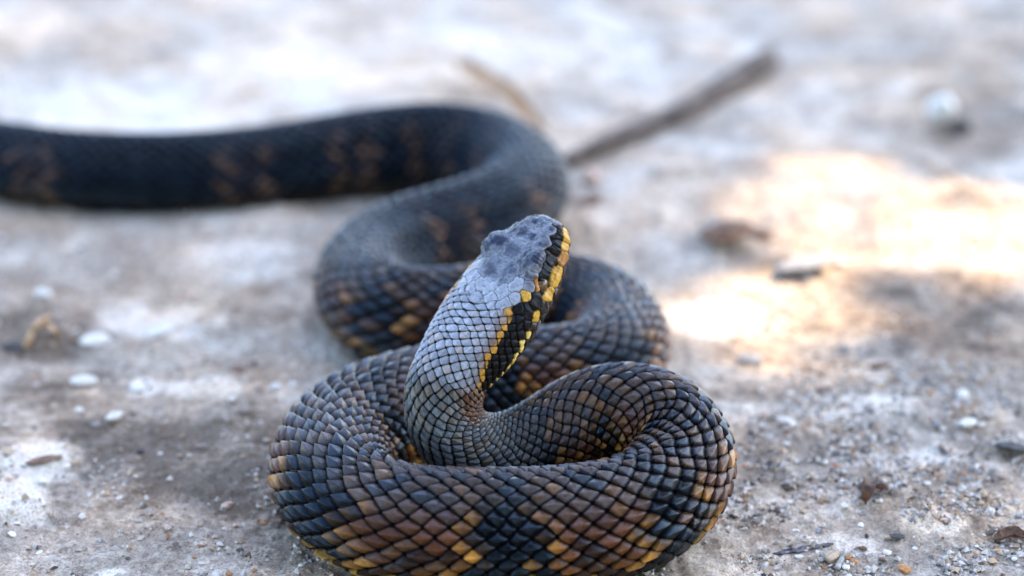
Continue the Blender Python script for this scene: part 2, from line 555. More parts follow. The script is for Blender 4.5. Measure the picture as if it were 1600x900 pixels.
# neck: dusty grey
neck = sstep(s_near(870, 678), s_near(740, 704), sc_s) * (1 - sstep(.42, .62, lat))
cneck = lerp(A3(.26, .27, .27) * one[:, None], A3(.36, .29, .21), sstep(.4, .95, r1_)) * (.75 + .5 * r2_)[:, None]
cb = lerp(cb, cneck, neck * .9)
neck2 = sstep(s_near(850, 686), s_near(740, 702), sc_s)
lown = A3(.13, .07, .035) * (.5 + 1.0 * r2_)[:, None]
cb = lerp(cb, lown * 1.3, neck2 * sstep(.40, .55, lat))
cb = lerp(cb, lown * A3(1.9, 1.5, 1.1), sstep(s_near(730, 700), s_near(692, 650), sc_s) * sstep(.26, .38, sc_th / math.pi))

a_ = u + v - 1
nrmP = (np.abs(a_) ** 1.45 + np.abs(c_) ** 1.45) ** (1 / 1.45)
leaf = np.clip((.5 * 2 ** (1 / 1.45) - nrmP) / .82, 0, 1)
leaf[(u == 0) | (v == 0)] = 0
BODY = .36
groove = sstep(.015, .23, np.minimum(edge * 1.3, leaf * 1.5))
colr = cb * BODY * (.80 + .35 * f_ + .25 * np.exp(-(c_ / .12) ** 2))[:, None]
colr = lerp(A3(.0025, .0025, .003) * one[:, None], colr, groove)
h_tot = lat_h.copy()
sh_tot = shift.copy()

# ---- the head: plates and scales as cells round seed points
hm = np.where(t_v > -.10)[0]
Hb = base[hm]
loc = np.stack([(Hb - HB) @ HLAT, (Hb - HB) @ HAX, (Hb - HB) @ HDOR], -1)
pr = project(Hb)
vis = ((EYE - Hb) * NRM[hm]).sum(1) > 0
def pick(px, py):
    d = (pr[:, 0] - px) ** 2 + (pr[:, 1] - py) ** 2 + np.where(vis, 0, 1e6)
    return int(np.argmin(d))
GREY, DUSK = (.24, .25, .28), (.020, .018, .030)
DARK, YEL, AMB = (.010, .008, .007), (.50, .27, .030), (.34, .14, .02)
LILAC = (.055, .054, .072)
def on_top(t, xr):
    e = np.interp(t, HT, HE)
    p, _ = surface(np.array([s_head + t * HLEN]), np.array([math.asin(xr ** (e / 2))]))
    return np.array([(p[0] - HB) @ HLAT, (p[0] - HB) @ HAX, (p[0] - HB) @ HDOR])
TOP = [(.745, 0, LILAC, .0010), (.715, .66, DUSK, .0022), (.585, .27, LILAC, .0016), (.85, .25, DUSK, .0006), (.835, .62, DUSK, .0002), (.935, .26, DUSK, .0002),
       (.925, .68, DUSK, 0), (.985, .5, DUSK, -.0004), (.48, .14, GREY, .0002), (.495, .46, GREY, .0002), (.555, .66, GREY, .0002), (.51, .78, GREY, -.0002),
       (.60, .90, LILAC, -.0006), (.44, .30, GREY, 0), (.435, .64, GREY, 0), (.645, .80, LILAC, -.0008)]
PLATES = [  # px, py, colour, size bias
    (884, 366, YEL, 0), (882, 403, AMB, 0), (871, 432, YEL, .0002), (857, 464, YEL, 0), (840, 495, YEL, -.0002), (872, 380, DARK, -.0006),
    (862, 405, DARK, 0), (856, 426, DARK, 0), (849, 447, DARK, -.0002), (818, 462, YEL, -.0006), (836, 474, DARK, 0), (827, 488, DARK, 0),
    (874, 356, DARK, 0), (883, 386, YEL, -.0004), (838, 446, AMB, -.0010), (871, 366, DARK, -.0002), (866, 392, DARK, -.0002),
]
seeds, scol, sbias = [], [], []
for px, py, cc, b in PLATES:
    i = pick(px, py)
    L0 = loc[i]
    for sx in ((1, -1) if abs(L0[0]) > .0022 else (1,)):
        seeds.append((L0[0] * sx, L0[1], L0[2])); scol.append(cc); sbias.append(b)
for t0, xr0, cc, b in TOP:
    L0 = on_top(t0, xr0)
    for sx in ((1, -1) if xr0 > 0 else (1,)):
        seeds.append((L0[0] * sx, L0[1], L0[2])); scol.append(cc); sbias.append(b)
upper = np.array([loc[pick(*q)] for q in [(820, 458), (806, 476), (794, 500), (783, 524), (771, 545), (760, 566), (754, 586), (750, 600)]])
lower = np.array([loc[pick(*q)] for q in [(848, 478), (838, 497), (825, 518), (811, 547), (795, 578), (784, 598), (776, 612)]])
upper = upper[np.argsort(upper[:, 1])]; lower = lower[np.argsort(lower[:, 1])]
plate_n = len(seeds)
plate_arr = np.array(seeds)
# lattice scale centres on the rest of the head become small cells
cu, ci = np.unique(can, return_index=True)
cs_, ct_ = sc_s[ci], sc_th[ci]
keep = (cs_ > s_head - .10 * HLEN) & (cs_ < S_END - .001)
cpos, ct = surface(cs_[keep], ct_[keep])
cl = np.stack([(cpos - HB) @ HLAT, (cpos - HB) @ HAX, (cpos - HB) @ HDOR], -1)
dmin = np.sqrt(((cl[:, None] - plate_arr[None]) ** 2).sum(2)).min(1)
lim = np.where(ct > .60, .0052, .0040)
topz = np.cos(ct_[keep]) > -.1
ok = (dmin > lim) & ~((ct > .50) & (np.cos(ct_[keep]) > .35)) & ~((ct > .66) & topz)
cl, ctt, cth = cl[ok], ct[ok], ct_[keep][ok]
rr = rng.random(len(cl))
def ang(a):
    return np.arctan2(np.abs(a[:, 0]), a[:, 2])
ua, la = ang(upper), ang(lower)
def head_scale_colour(q, rr):
    ax, a = np.abs(q[:, 0]), q[:, 1]
    qq = np.stack([ax, a, q[:, 2]], -1)
    th_i = np.arctan2(ax, q[:, 2])
    tu = np.interp(a, upper[:, 1], ua); tl = np.interp(a, lower[:, 1], la)
    dense = lambda L: np.stack([np.interp(np.linspace(0, len(L) - 1, 60), range(len(L)), L[:, i]) for i in range(3)], -1)
    du_ = np.sqrt(((qq[:, None] - dense(upper)[None]) ** 2).sum(2)).min(1)
    dl_ = np.sqrt(((qq[:, None] - dense(lower)[None]) ** 2).sum(2)).min(1)
    inr = (a > upper[0, 1] - .002) & (a < upper[-1, 1] + .006)
    ny_ = np.exp(-((th_i - tu) / .20) ** 2)[:, None]
    c = (np.array([.27, .28, .315]) * (1 - ny_) + np.array([.20, .12, .085]) * ny_) * (.72 + .5 * rr)[:, None]
    br = (sstep(.72, .95, rr) * .6)[:, None]
    c = c * (1 - br) + np.array([.27, .20, .15]) * br
    def put(m, col):
        c[m] = col
    back = (a < upper[0, 1]) & (th_i > tu)
    put(back & (rr < .72), (.07, .035, .016))
    put(back & (rr >= .72), (.36, .20, .045))
    put((th_i >= tl) & ~back, (.022, .016, .010))
    put(th_i > 2.5, (.42, .33, .16))
    put(inr & (th_i > tu) & (th_i < tl), DARK)
    put(inr & (dl_ < .0014), (.62, .43, .10))
    put(inr & (du_ < .0010), (.42, .20, .025))
    return c
hcol_ = head_scale_colour(cl, rr)
seeds += [tuple(x) for x in cl]; scol += [tuple(x) for x in hcol_]; sbias += [0.0] * len(cl)
seeds, scol, sbias = np.array(seeds), np.array(scol), np.array(sbias)
wl = loc + .0005 * np.stack([np.sin(loc[:, 1] * 1400 + loc[:, 2] * 900), np.sin(loc[:, 0] * 1300), np.sin(loc[:, 1] * 1100 + 2)], -1)
F1 = np.empty(len(hm)); F2 = np.empty(len(hm)); I1 = np.empty(len(hm), int)
for a in range(0, len(hm), 6000):
    d = np.sqrt(((wl[a:a + 6000, None] - seeds[None]) ** 2).sum(2)) - sbias[None]
    o = np.argpartition(d, 1, 1)[:, :2]
    dd = np.take_along_axis(d, o, 1)
    sw = dd[:, 0] > dd[:, 1]
    F1[a:a + 6000] = dd.min(1); F2[a:a + 6000] = dd.max(1)
    I1[a:a + 6000] = np.where(sw, o[:, 1], o[:, 0])
big = I1 < plate_n
dE2 = F2 - F1
gw = np.where(big, .0009, .0010)
g2 = sstep(0, 1, dE2 / gw)
dome = np.clip(dE2 / np.where(big, .006, .0026), 0, 1) ** .6
bumpy = fbm(loc[:, 0] * 700 + 30, loc[:, 1] * 700 + 40, 4, 77)
hh = np.where(big, .00042, .00040) * (g2 * .7 + dome * .7) + np.where(big, .0010, .0) * (bumpy - .5)
cellc = scol[I1]
dust = fbm(loc[:, 0] * 260 + 9, loc[:, 1] * 260 + 4, 4, 55)
greyish = (cellc.max(1) - cellc.min(1) < .06) & (cellc.max(1) > .02)
dw = np.where(greyish, sstep(.44, .66, dust), 0) * np.where(big, .32, .25)
cellc = lerp(cellc, A3(.33, .34, .37), dw)
# inside the big plates the middle is darker, rims dusted pale
rim = np.where(big & greyish, 1 - np.clip(dE2 / .0030, 0, 1), 0)
cellc = lerp(cellc, A3(.44, .46, .50), rim ** 2.0 * .50)
gdark = np.where(greyish & big, .45, 1.0)
gcol = np.where(greyish[:, None] & big[:, None], A3(.05, .05, .055), A3(.005, .004, .004))
hc = lerp(gcol, cellc, sstep(0, 1, dE2 / (gw * np.where(big, .6, 1.0))))
# behind the plates the ordinary lapping scales go on, coloured by where they sit on the head
scp, _ = surface(sc_s[hm], sc_th[hm])
scl = np.stack([(scp - HB) @ HLAT, (scp - HB) @ HAX, (scp - HB) @ HDOR], -1)
nuq, inv = np.unique(can[hm], return_inverse=True)
first = np.zeros(len(nuq), int); first[inv[::-1]] = np.arange(len(hm))[::-1]
lc = head_scale_colour(.55 * scl[first][inv] + .45 * loc, hsh(nuq, 9)[inv])
lc = lc * (.85 + .25 * f_[hm] + .2 * np.exp(-(c_[hm] / .14) ** 2))[:, None]
lc = lerp(A3(.006, .006, .007) * np.ones((len(hm), 1)), lc, sstep(.01, .15, np.minimum(edge * 1.3, leaf * 1.9))[hm])
wn_ = sstep(-.09, .03, sc_s[hm] / HLEN - s_head / HLEN)
lc = lerp(colr[hm], lc, wn_)
wv = sstep(.36, .43, t_v[hm])
h_tot[hm] = h_tot[hm] * (1 - wv) + hh * wv * (1 - sstep(.985, 1, t_v[hm]))
sh_tot[hm] = sh_tot[hm] * (1 - wv)
colr[hm] = lerp(lc, hc, wv)
spec = groove * (.55 + .45 * r2_)
dk = np.where(cellc.max(1) < .03, .35, 1.0)
spec[hm] *= np.where(lc.max(1) < .02, .4, 1.0)
spec[hm] = spec[hm] * (1 - wv) + sstep(0, 1, dE2 / gw) * wv * .9 * dk
colr = np.concatenate([colr, spec[:, None]], 1)
final = base + NRM * h_tot[:, None] + TAN * sh_tot[:, None]

# ---- faces: diamonds (S,T) (S+1,T+1) (S+2,T) (S+1,T-1)
Sg, Tj = np.meshgrid(np.arange(NS - 2), np.arange(nt), indexing='ij')
odd = Sg % 2
a0 = idx[Sg, Tj]
a2 = idx[Sg + 2, Tj]
rgt = idx[Sg + 1, np.where(odd == 1, (Tj + 1) % nt, Tj)]
lft = idx[Sg + 1, np.where(odd == 1, Tj, (Tj - 1) % nt)]
faces = np.stack([a0, rgt, a2, lft], -1).reshape(-1, 4)
# orientation
fa = final[faces[:2000]]
fn = np.cross(fa[:, 1] - fa[:, 0], fa[:, 2] - fa[:, 0])
if (fn * NRM[faces[:2000, 0]]).sum() < 0:
    faces = faces[:, ::-1]
sme = mesh_np('snake_body', final, faces, colr)

k = NT('snake_skin')
at = k.n('ShaderNodeAttribute', attribute_name='tint')
nz = k.noise(900, 5, .6)
rr_ = k.ramp(nz.outputs[0], [(.3, (.72, .72, .72)), (.7, (1.2, 1.2, 1.2))])
cmix = k.mul(at.outputs['Color'], rr_.outputs[0])
k.l(cmix, k.b.inputs['Base Color'])
rrr = k.ramp(nz.outputs[0], [(.3, (.24, .24, .24)), (.7, (.40, .40, .40))])
k.l(rrr.outputs[0], k.b.inputs['Roughness'])
spm = k.n('ShaderNodeMath', operation='MULTIPLY')
k.l(at.outputs['Alpha'], spm.inputs[0]); spm.inputs[1].default_value = .38
k.b.inputs['Specular Tint'].default_value = (.50, .74, 1.0, 1)
k.l(spm.outputs[0], k.b.inputs['Specular IOR Level'])
nb = k.noise(1800, 5, .6)
k.bump(nb.outputs[0], .35, .00025)
SKIN = k.m
snake = link('snake', sme, SKIN)
tag(snake, 'dark banded viper coiled on pale ground with its head raised', 'snake')

# eyes: child meshes of the snake
def uv_ball(rx, ry, rz, nu=24, nv=14):
    vs_, fs_ = [], []
    for i in range(nv + 1):
        a = math.pi * i / nv
        for j in range(nu):
            b = 2 * math.pi * j / nu
            vs_.append((rx * math.sin(a) * math.cos(b), ry * math.sin(a) * math.sin(b), rz * math.cos(a)))
    for i in range(nv):
        for j in range(nu):
            fs_.append((i * nu + j, (i + 1) * nu + j, (i + 1) * nu + (j + 1) % nu, i * nu + (j + 1) % nu))
    return np.array(vs_), np.array(fs_)
ke = NT('snake_eye')
tcE = ke.n('ShaderNodeTexCoord')
sx_ = ke.n('ShaderNodeSeparateXYZ'); ke.l(tcE.outputs['Object'], sx_.inputs[0])
ab = ke.n('ShaderNodeMath', operation='ABSOLUTE'); ke.l(sx_.outputs[1], ab.inputs[0])
re_ = ke.ramp(ab.outputs[0], [(.0004, (.002, .002, .002)), (.0007, (.10, .055, .02))])
ke.l(re_.outputs[0], ke.b.inputs['Base Color'])
ke.b.inputs['Roughness'].default_value = .08
i_eye = pick(848, 446)
Le = loc[i_eye]
from mathutils import Matrix
for sx in (1, -1):
    ev, ef_ = uv_ball(.0026, .0030, .0028)
    p = HB + HLAT * (Le[0] - .0014) * sx + HAX * Le[1] + HDOR * Le[2]
    R = np.stack([HLAT * sx, HAX, HDOR], 1)
    eo = link('eye', mesh_np('eye', ev @ R.T + p, ef_), ke.m, snake)


# ------------------------------------------------------------------ small things lying about
def gz(x, y):
    return float(ground_h(np.array([x]), np.array([y]))[0])

def spot(px, py):
    p = at_z(px, py, 0.0)
    for _ in range(3):
        p = at_z(px, py, gz(p[0], p[1]))
    return p

def px_size(px, py):
    p = at_z(px, py, 0.0)
    return ((p - EYE) @ FWD) / FPX

import bmesh
def ico(sub=2):
    bm = bmesh.new()
    bmesh.ops.create_icosphere(bm, subdivisions=sub, radius=1.0)
    v = np.array([x.co[:] for x in bm.verts]); f = np.array([[q.index for q in x.verts] for x in bm.faces])
    bm.free()
    return v, f
IV, IF = ico(3)
pebble_meshes = []
for i in range(10):
    d = rng.normal(size=(7, 3)); d /= np.linalg.norm(d, axis=1)[:, None]
    cut = rng.uniform(.55, .9, 7)
    vv = IV.copy()
    for dd, cc in zip(d, cut):                      # planar chips
        ov = np.maximum(vv @ dd - cc, 0)
        vv -= ov[:, None] * dd[None] * .85
    nn = fbm(vv[:, 0] * 2.2 + i * 7 + 50, vv[:, 1] * 2.2 + vv[:, 2] * 1.7 + 50, 3, i)
    vv *= (1 + .35 * (nn - .5))[:, None]
    vv *= np.array([1.0, rng.uniform(.65, .95), rng.uniform(.5, .75)])
    pebble_meshes.append(mesh_np('pebble', vv, IF))
def stone_mat(name, c1, c2):
    return mat_simple(name, c1, c2, 2.5, .85, .4, .08)
PM = {
    'white': stone_mat('white_stone', (.62, .57, .50), (.84, .79, .71)),
    'grey': stone_mat('grey_stone', (.22, .21, .21), (.38, .36, .34)),
    'tan': stone_mat('tan_stone', (.40, .28, .17), (.58, .45, .31)),
    'brown': stone_mat('brown_stone', (.10, .05, .03), (.26, .14, .08)),
    'orange': stone_mat('orange_stone', (.48, .19, .06), (.62, .33, .13)),
    'dark': stone_mat('dark_and_shadow_stone', (.03, .027, .025), (.09, .08, .075)),
    'pink': stone_mat('pink_stone', (.45, .27, .20), (.68, .52, .44)),
}
def pebble(px, py, wpx, col, label, group=None, flat=1.0, name='pebble', sink=.25, asp=1.0):
    p = spot(px, py)
    r = wpx * px_size(px, py) / 2
    o = bpy.data.objects.new(name, pebble_meshes[rng.integers(len(pebble_meshes))])
    COL.objects.link(o)
    if not o.data.materials:
        o.data.materials.append(PM['white'])
    o.material_slots[0].link = 'OBJECT'
    o.material_slots[0].material = PM[col]
    o.scale = (r * asp, r, r * flat)
    o.rotation_euler = (rng.uniform(-.2, .2), rng.uniform(-.2, .2), rng.uniform(-.5, .5) if asp > 1.2 else rng.uniform(0, 6.3))
    o.location = (p[0], p[1], p[2] + r * .6 * flat * (1 - sink))
    tag(o, label, 'pebble' if name == 'pebble' else name.split('_')[-1], group)
    return o

# notable ones, each with its own look or neighbours
pebble(1464, 196, 62, 'white', 'large white stone on the bare ground beyond the sunlit patch', flat=1.5, name='white_stone', sink=0)
pebble(1500, 206, 40, 'dark', 'dark grey stone standing in for the shadow of the large white stone', name='dark_and_shadow_stone')  # dark stone put where the white stone's shadow falls
pebble(132, 603, 36, 'white', 'bright white oval pebble, largest of a loose row of three', asp=1.25)
pebble(177, 658, 28, 'white', 'bright white oval pebble at the end of a loose row', asp=1.2)
pebble(124, 645, 16, 'white', 'small white pebble between two bigger oval white pebbles')
pebble(355, 793, 19, 'pink', 'pinkish tan pebble lying alone on grey earth', asp=1.2)
pebble(262, 826, 14, 'pink', 'small pale pinkish pebble on bare grey earth')
pebble(318, 853, 15, 'pink', 'small pinkish pebble beside the outer coil of the snake')
pebble(1300, 876, 26, 'tan', 'tan pebble touching the thin grey twig', asp=1.2)
pebble(1334, 879, 13, 'orange', 'small rust orange pebble beside the thin grey twig')
pebble(1412, 893, 22, 'orange', 'bright amber pebble on white gravelly crust')
pebble(1354, 840, 12, 'dark', 'round black pebble on pale crust beside the dry leaf')
pebble(1402, 840, 20, 'dark', 'flattened black stone chip on pale crust', flat=.6, asp=1.3)
pebble(1535, 776, 20, 'tan', 'cream tan pebble in the gravel')
pebble(1504, 622, 26, 'white', 'angular white stone standing in loose gravel')
pebble(1512, 664, 24, 'white', 'flat white stone lying in loose gravel', flat=.7, asp=1.3)
pebble(1226, 660, 30, 'white', 'flat white flake of chalk on smooth grey earth', flat=.5, asp=1.4)
pebble(1320, 550, 20, 'grey', 'grey white pebble at the edge of the sunlit patch')
pebble(1372, 575, 24, 'brown', 'brown clod on grey earth near the sunlit patch', flat=.7, asp=1.4)
pebble(1175, 566, 34, 'grey', 'flat grey pebble beside the sunlit patch', flat=.6, asp=1.4)
pebble(1130, 368, 74, 'brown', 'dark brown earth clod at the edge of the sunlit patch', flat=.7, name='earth_clod', asp=1.3, sink=.75)
pebble(1185, 366, 44, 'brown', 'small brown earth clod next to the dark brown clod', flat=.6, name='earth_clod', asp=1.3, sink=.75)
pebble(1255, 410, 60, 'grey', 'low flat grey clod between the two sunlit patches', flat=.35, name='earth_clod', asp=1.6, sink=.75)
pebble(1312, 415, 20, 'white', 'small white pebble between the two sunlit patches')
pebble(1525, 372, 22, 'white', 'white pebble lying in full sunlight')
pebble(925, 285, 52, 'pink', 'pale pinkish stone behind the bend of the snake under the stick', flat=.9, name='pink_stone')
pebble(918, 315, 44, 'brown', 'reddish brown clod behind the bend of the snake', flat=.6, name='earth_clod', asp=1.3, sink=.75)
pebble(24, 545, 40, 'dark', 'dark clod on lumpy earth beside the forked straw', flat=.6, name='earth_clod', asp=1.3, sink=.75)
pebble(70, 720, 38, 'brown', 'long reddish brown bark chip lying on white crust', flat=.35, name='bark_chip', asp=1.8)
pebble(66, 755, 16, 'white', 'white pebble below the bark chip on white crust')
pebble(14, 708, 24, 'tan', 'tan stone half buried in white crust', flat=.7)
pebble(375, 580, 26, 'brown', 'rusty brown clod on pale earth', flat=.5, name='earth_clod', asp=1.3, sink=.75)
pebble(220, 708, 14, 'dark', 'tiny blue black chip on grey earth')
pebble(1580, 700, 46, 'dark', 'dark slaty chip with a curled rim on gravelly crust', flat=.45, name='slate_chip', asp=1.3)
pebble(430, 608, 20, 'white', 'white pebble close to the lower coil of the snake')
pebble(362, 628, 18, 'white', 'white pebble on the edge of a white crust patch')
pebble(215, 610, 34, 'white', 'lumpy white chalk piece on the white crust', flat=.6)
pebble(70, 465, 30, 'white', 'blurred white stone on lumpy ground')
pebble(250, 520, 36, 'white', 'pale rounded stone half sunk in lumpy ground', flat=.5, asp=1.3)
pebble(150, 535, 44, 'white', 'broad pale stone half sunk beside the forked straw', flat=.5, asp=1.3)
pebble(500, 870, 10, 'orange', 'tiny rust grain against the belly of the snake')
pebble(470, 885, 11, 'white', 'tiny white grain against the belly of the snake')
# many alike
KINDS = [('white', .42, 'small white chalk pebble scattered on the pale earth', 'scattered white pebbles'),
         ('tan', .22, 'small tan pebble scattered on the pale earth', 'scattered tan pebbles'),
         ('pink', .10, 'small pinkish pebble scattered on the pale earth', 'scattered pinkish pebbles'),
         ('grey', .14, 'small grey pebble scattered on the pale earth', 'scattered grey pebbles'),
         ('brown', .08, 'small brown pebble scattered on the pale earth', 'scattered brown pebbles'),
         ('orange', .04, 'small rust orange pebble scattered on the pale earth', 'scattered orange pebbles')]
kw = np.array([q[1] for q in KINDS]); kw /= kw.sum()
cnt = 0
CX, CY = CP[:, 0], CP[:, 1]
CRpx = Rg * FPX / CP[:, 2]
while cnt < 230:
    if rng.random() < .60:
        px, py = rng.uniform(1150, 1600), rng.uniform(570, 900)
        if rng.random() > .25 + .75 * ((px - 1150) / 450) * .8: continue
    else:
        px, py = rng.uniform(-20, 1620), rng.uniform(60, 905)
        if rng.random() > .25 + .75 * (py / 900): continue
    if (np.hypot(CX - px, CY - py) < CRpx + 6).any(): continue
    kd = KINDS[rng.choice(len(KINDS), p=kw)]
    w = 5.5 + 11 * rng.random() ** 2.5
    pebble(px, py, w, kd[0], kd[2], kd[3], flat=rng.uniform(.6, 1), sink=.35)
    cnt += 1

# loose grit nobody could count
OV = np.array([(1, 0, 0), (-1, 0, 0), (0, 1, 0), (0, -1, 0), (0, 0, 1), (0, 0, -1)], float)
OF = np.array([(0, 2, 4), (2, 1, 4), (1, 3, 4), (3, 0, 4), (2, 0, 5), (1, 2, 5), (3, 1, 5), (0, 3, 5)])
NG = 26000
gpx = np.concatenate([rng.uniform(1120, 1620, NG // 2), rng.uniform(-20, 1620, NG - NG // 2)])
gpy = np.concatenate([rng.uniform(560, 905, NG // 2), 905 - 560 * rng.random(NG - NG // 2) ** 1.3])
dns = fbm(gpx / 60, gpy / 35, 3, 91)
kp = rng.random(NG) < sstep(.38, .62, dns)
gpx, gpy = gpx[kp], gpy[kp]
q = np.array([at_z(a, b) for a, b in zip(gpx, gpy)])
gzv = ground_h(q[:, 0], q[:, 1])
sz = .0003 + .0015 * rng.random(len(q)) ** 3.5
V = np.empty((len(q), 6, 3))
for j in range(6):
    jit = 1 + rng.uniform(-.4, .4, (len(q), 1))
    V[:, j] = OV[j][None] * sz[:, None] * jit + rng.normal(size=(len(q), 3)) * sz[:, None] * .22
a_r = rng.uniform(0, 6.28, len(q))
cs2, sn2 = np.cos(a_r)[:, None], np.sin(a_r)[:, None]
V[..., 0], V[..., 1] = V[..., 0] * cs2 - V[..., 1] * sn2, V[..., 0] * sn2 + V[..., 1] * cs2
V[..., 2] *= .7
V += np.stack([q[:, 0], q[:, 1], gzv + sz * .3], -1)[:, None]
F = (OF[None] + (np.arange(len(q)) * 6)[:, None, None]).reshape(-1, 3)
pal = np.array([(.60, .54, .47), (.44, .39, .34), (.42, .30, .20), (.24, .21, .19), (.12, .09, .07), (.05, .045, .045), (.42, .20, .09)])
pc = pal[rng.choice(7, len(q), p=[.26, .28, .19, .13, .08, .02, .04])] * rng.uniform(.8, 1.1, (len(q), 1))
kg = NT('loose_grit')
atg = kg.n('ShaderNodeAttribute', attribute_name='tint')
kg.l(atg.outputs['Color'], kg.b.inputs['Base Color'])
kg.b.inputs['Roughness'].default_value = .9
grit = link('gravel', mesh_np('gravel', V.reshape(-1, 3), F, np.repeat(pc, 6, 0), False), kg.m)
tag(grit, 'loose pale grit and crumbs strewn over the ground', 'gravel', kind='stuff')

# sticks, straws, leaf scraps
def tube(path, radii, sides=10, wob=.12, seed=0):
    P = np.array(path, float)
    m = len(P)
    T = np.gradient(P, axis=0); T /= np.linalg.norm(T, axis=1)[:, None]
    ref = np.array([0, 0, 1.0])
    vs_, fs_ = [], []
    for i in range(m):
        a = np.cross(T[i], ref); a /= np.linalg.norm(a)
        b = np.cross(a, T[i])
        for j in range(sides):
            an = 2 * math.pi * j / sides
            w = 1 + wob * (float(vnoise(np.array([i * .35 + 3]), np.array([j * .9 + 5]), seed)[0]) - .5) * 2
            vs_.append(P[i] + (a * math.cos(an) + b * math.sin(an)) * radii[i] * w)
    for i in range(m - 1):
        for j in range(sides):
            fs_.append((i * sides + j, i * sides + (j + 1) % sides, (i + 1) * sides + (j + 1) % sides, (i + 1) * sides + j))
    c0, c1 = len(vs_), len(vs_) + 1
    vs_ += [P[0], P[-1]]
    for j in range(sides):
        fs_.append((c0, (j + 1) % sides, j, j))
        fs_.append((c1, (m - 1) * sides + j, (m - 1) * sides + (j + 1) % sides, (m - 1) * sides + (j + 1) % sides))
    me = bpy.data.meshes.new('tube')
    me.from_pydata([tuple(x) for x in vs_], [], [tuple(dict.fromkeys(f)) for f in fs_])
    me.polygons.foreach_set('use_smooth', [True] * len(me.polygons))
    return me

def ground_path(pp, n_=16, lift=0.0, curve=0.0):
    out = []
    pp = np.array(pp, float)
    tt = np.linspace(0, len(pp) - 1, n_)
    for i, t in enumerate(tt):
        x, y = np.interp(t, range(len(pp)), pp[:, 0]), np.interp(t, range(len(pp)), pp[:, 1])
        p = spot(x, y)
        p[2] += lift + curve * math.sin(math.pi * i / (n_ - 1))
        out.append(p)
    return out
BARK = mat_simple('bark', (.05, .035, .026), (.14, .10, .08), 120, .9, .5, .0015)
STRAW = mat_simple('straw', (.36, .20, .09), (.56, .35, .18), 200, .7)
TWIG = mat_simple('twig_bark', (.25, .23, .20), (.45, .42, .38), 260, .85)
LEAFB = mat_simple('dead_leaf', (.04, .015, .008), (.15, .06, .02), 400, .7, .6, .001)
PURP = mat_simple('charred_flake', (.03, .026, .035), (.22, .19, .21), 500, .8, .8, .0015)

pth = ground_path([(880, 268), (960, 232), (1060, 190), (1130, 150), (1200, 106)], 22, .0045)
o = link('stick', tube(pth, np.interp(np.linspace(0, 1, 22), [0, .4, .85, 1], [.0040, .0058, .0085, .0075]), 12, .25, 3), BARK)
tag(o, 'weathered brown stick lying behind the bend of the snake', 'stick')
pth = ground_path([(1308, 893), (1314, 880), (1322, 862)], 10, .0012)
o = link('twig', tube(pth, np.linspace(.0013, .0009, 10), 8, .2, 4), TWIG)
tag(o, 'short thin grey twig between the tan and rust orange pebbles', 'twig')
pth = ground_path([(1440, 250), (1500, 292), (1560, 335)], 14, .0006, .002)
o = link('straw', tube(pth, np.linspace(.0008, .0005, 14), 6, .1, 5), STRAW)
tag(o, 'thin pale straw lying across the sunlit patch', 'straw')
pth = ground_path([(40, 548), (58, 520), (76, 498)], 10, .001, .003)
o = link('forked_straw', tube(pth, np.linspace(.0016, .0010, 10), 7, .1, 6), STRAW)
tag(o, 'forked tan straw standing on lumpy earth', 'straw')
pth2 = ground_path([(62, 512), (80, 520), (95, 535)], 8, .0015, .002)
link('side_stalk', tube(pth2, np.linspace(.0013, .0008, 8), 7, .1, 7), STRAW, o)

def blade(pp, width, curl, thick=.0004, lift=.001, nseg=14, curve=0.0):
    """a strip of dead leaf with a pointed outline, curl across and real thickness"""
    P = np.array(ground_path(pp, nseg, lift, curve))
    T = np.gradient(P, axis=0); T /= np.linalg.norm(T, axis=1)[:, None]
    A = np.cross(T, np.array([0, 0, 1.0])); A /= np.linalg.norm(A, axis=1)[:, None]
    B = np.cross(A, T)
    cr = 7
    vs_, fs_ = [], []
    for lay in (0, 1):
        for i in range(nseg):
            w = width * (math.sin(math.pi * (i + .35) / (nseg - .3)) ** .7)
            w *= 1 + .25 * (float(vnoise(np.array([i * .8 + 2]), np.array([width * 9e3]), 12)[0]) - .5)
            for j in range(cr):
                x = j / (cr - 1) * 2 - 1
                vs_.append(tuple(P[i] + A[i] * x * w + B[i] * (curl * x * x * w - lay * thick + .15 * w * math.sin(i * 1.3 + x * 2))))
    nn_ = nseg * cr
    for i in range(nseg - 1):
        for j in range(cr - 1):
            a = i * cr + j
            fs_.append((a, a + 1, a + 1 + cr, a + cr))
            fs_.append((nn_ + a, nn_ + a + cr, nn_ + a + 1 + cr, nn_ + a + 1))
    ring = [j for j in range(cr)] + [i * cr + cr - 1 for i in range(1, nseg)] + [(nseg - 1) * cr + j for j in range(cr - 2, -1, -1)] + [i * cr for i in range(nseg - 2, 0, -1)]
    for a, b in zip(ring, ring[1:] + ring[:1]):
        fs_.append((a, nn_ + a, nn_ + b, b))
    me = bpy.data.meshes.new('blade')
    me.from_pydata(vs_, [], fs_)
    me.polygons.foreach_set('use_smooth', [True] * len(me.polygons))
    return me
o = link('dry_leaf', blade([(702, 118), (735, 150), (790, 190), (850, 232)], .008, .5, lift=.010, curve=.006), mat_simple('dry_blade', (.24, .12, .045), (.40, .23, .10), 200, .7))
tag(o, 'tan dry leaf blade sticking out behind the far loop of the snake', 'leaf')
o = link('leaf_scrap', blade([(1352, 798), (1358, 780), (1362, 762)], .0030, 1.0, lift=.003, curve=.003), LEAFB)
tag(o, 'upright rusty brown dead leaf scrap on grey gravelly earth', 'leaf')
o = link('leaf_scrap', blade([(1362, 768), (1374, 768), (1388, 772)], .0020, .6, lift=.002), LEAFB)
tag(o, 'small amber brown leaf scrap beside the upright leaf scrap', 'leaf')
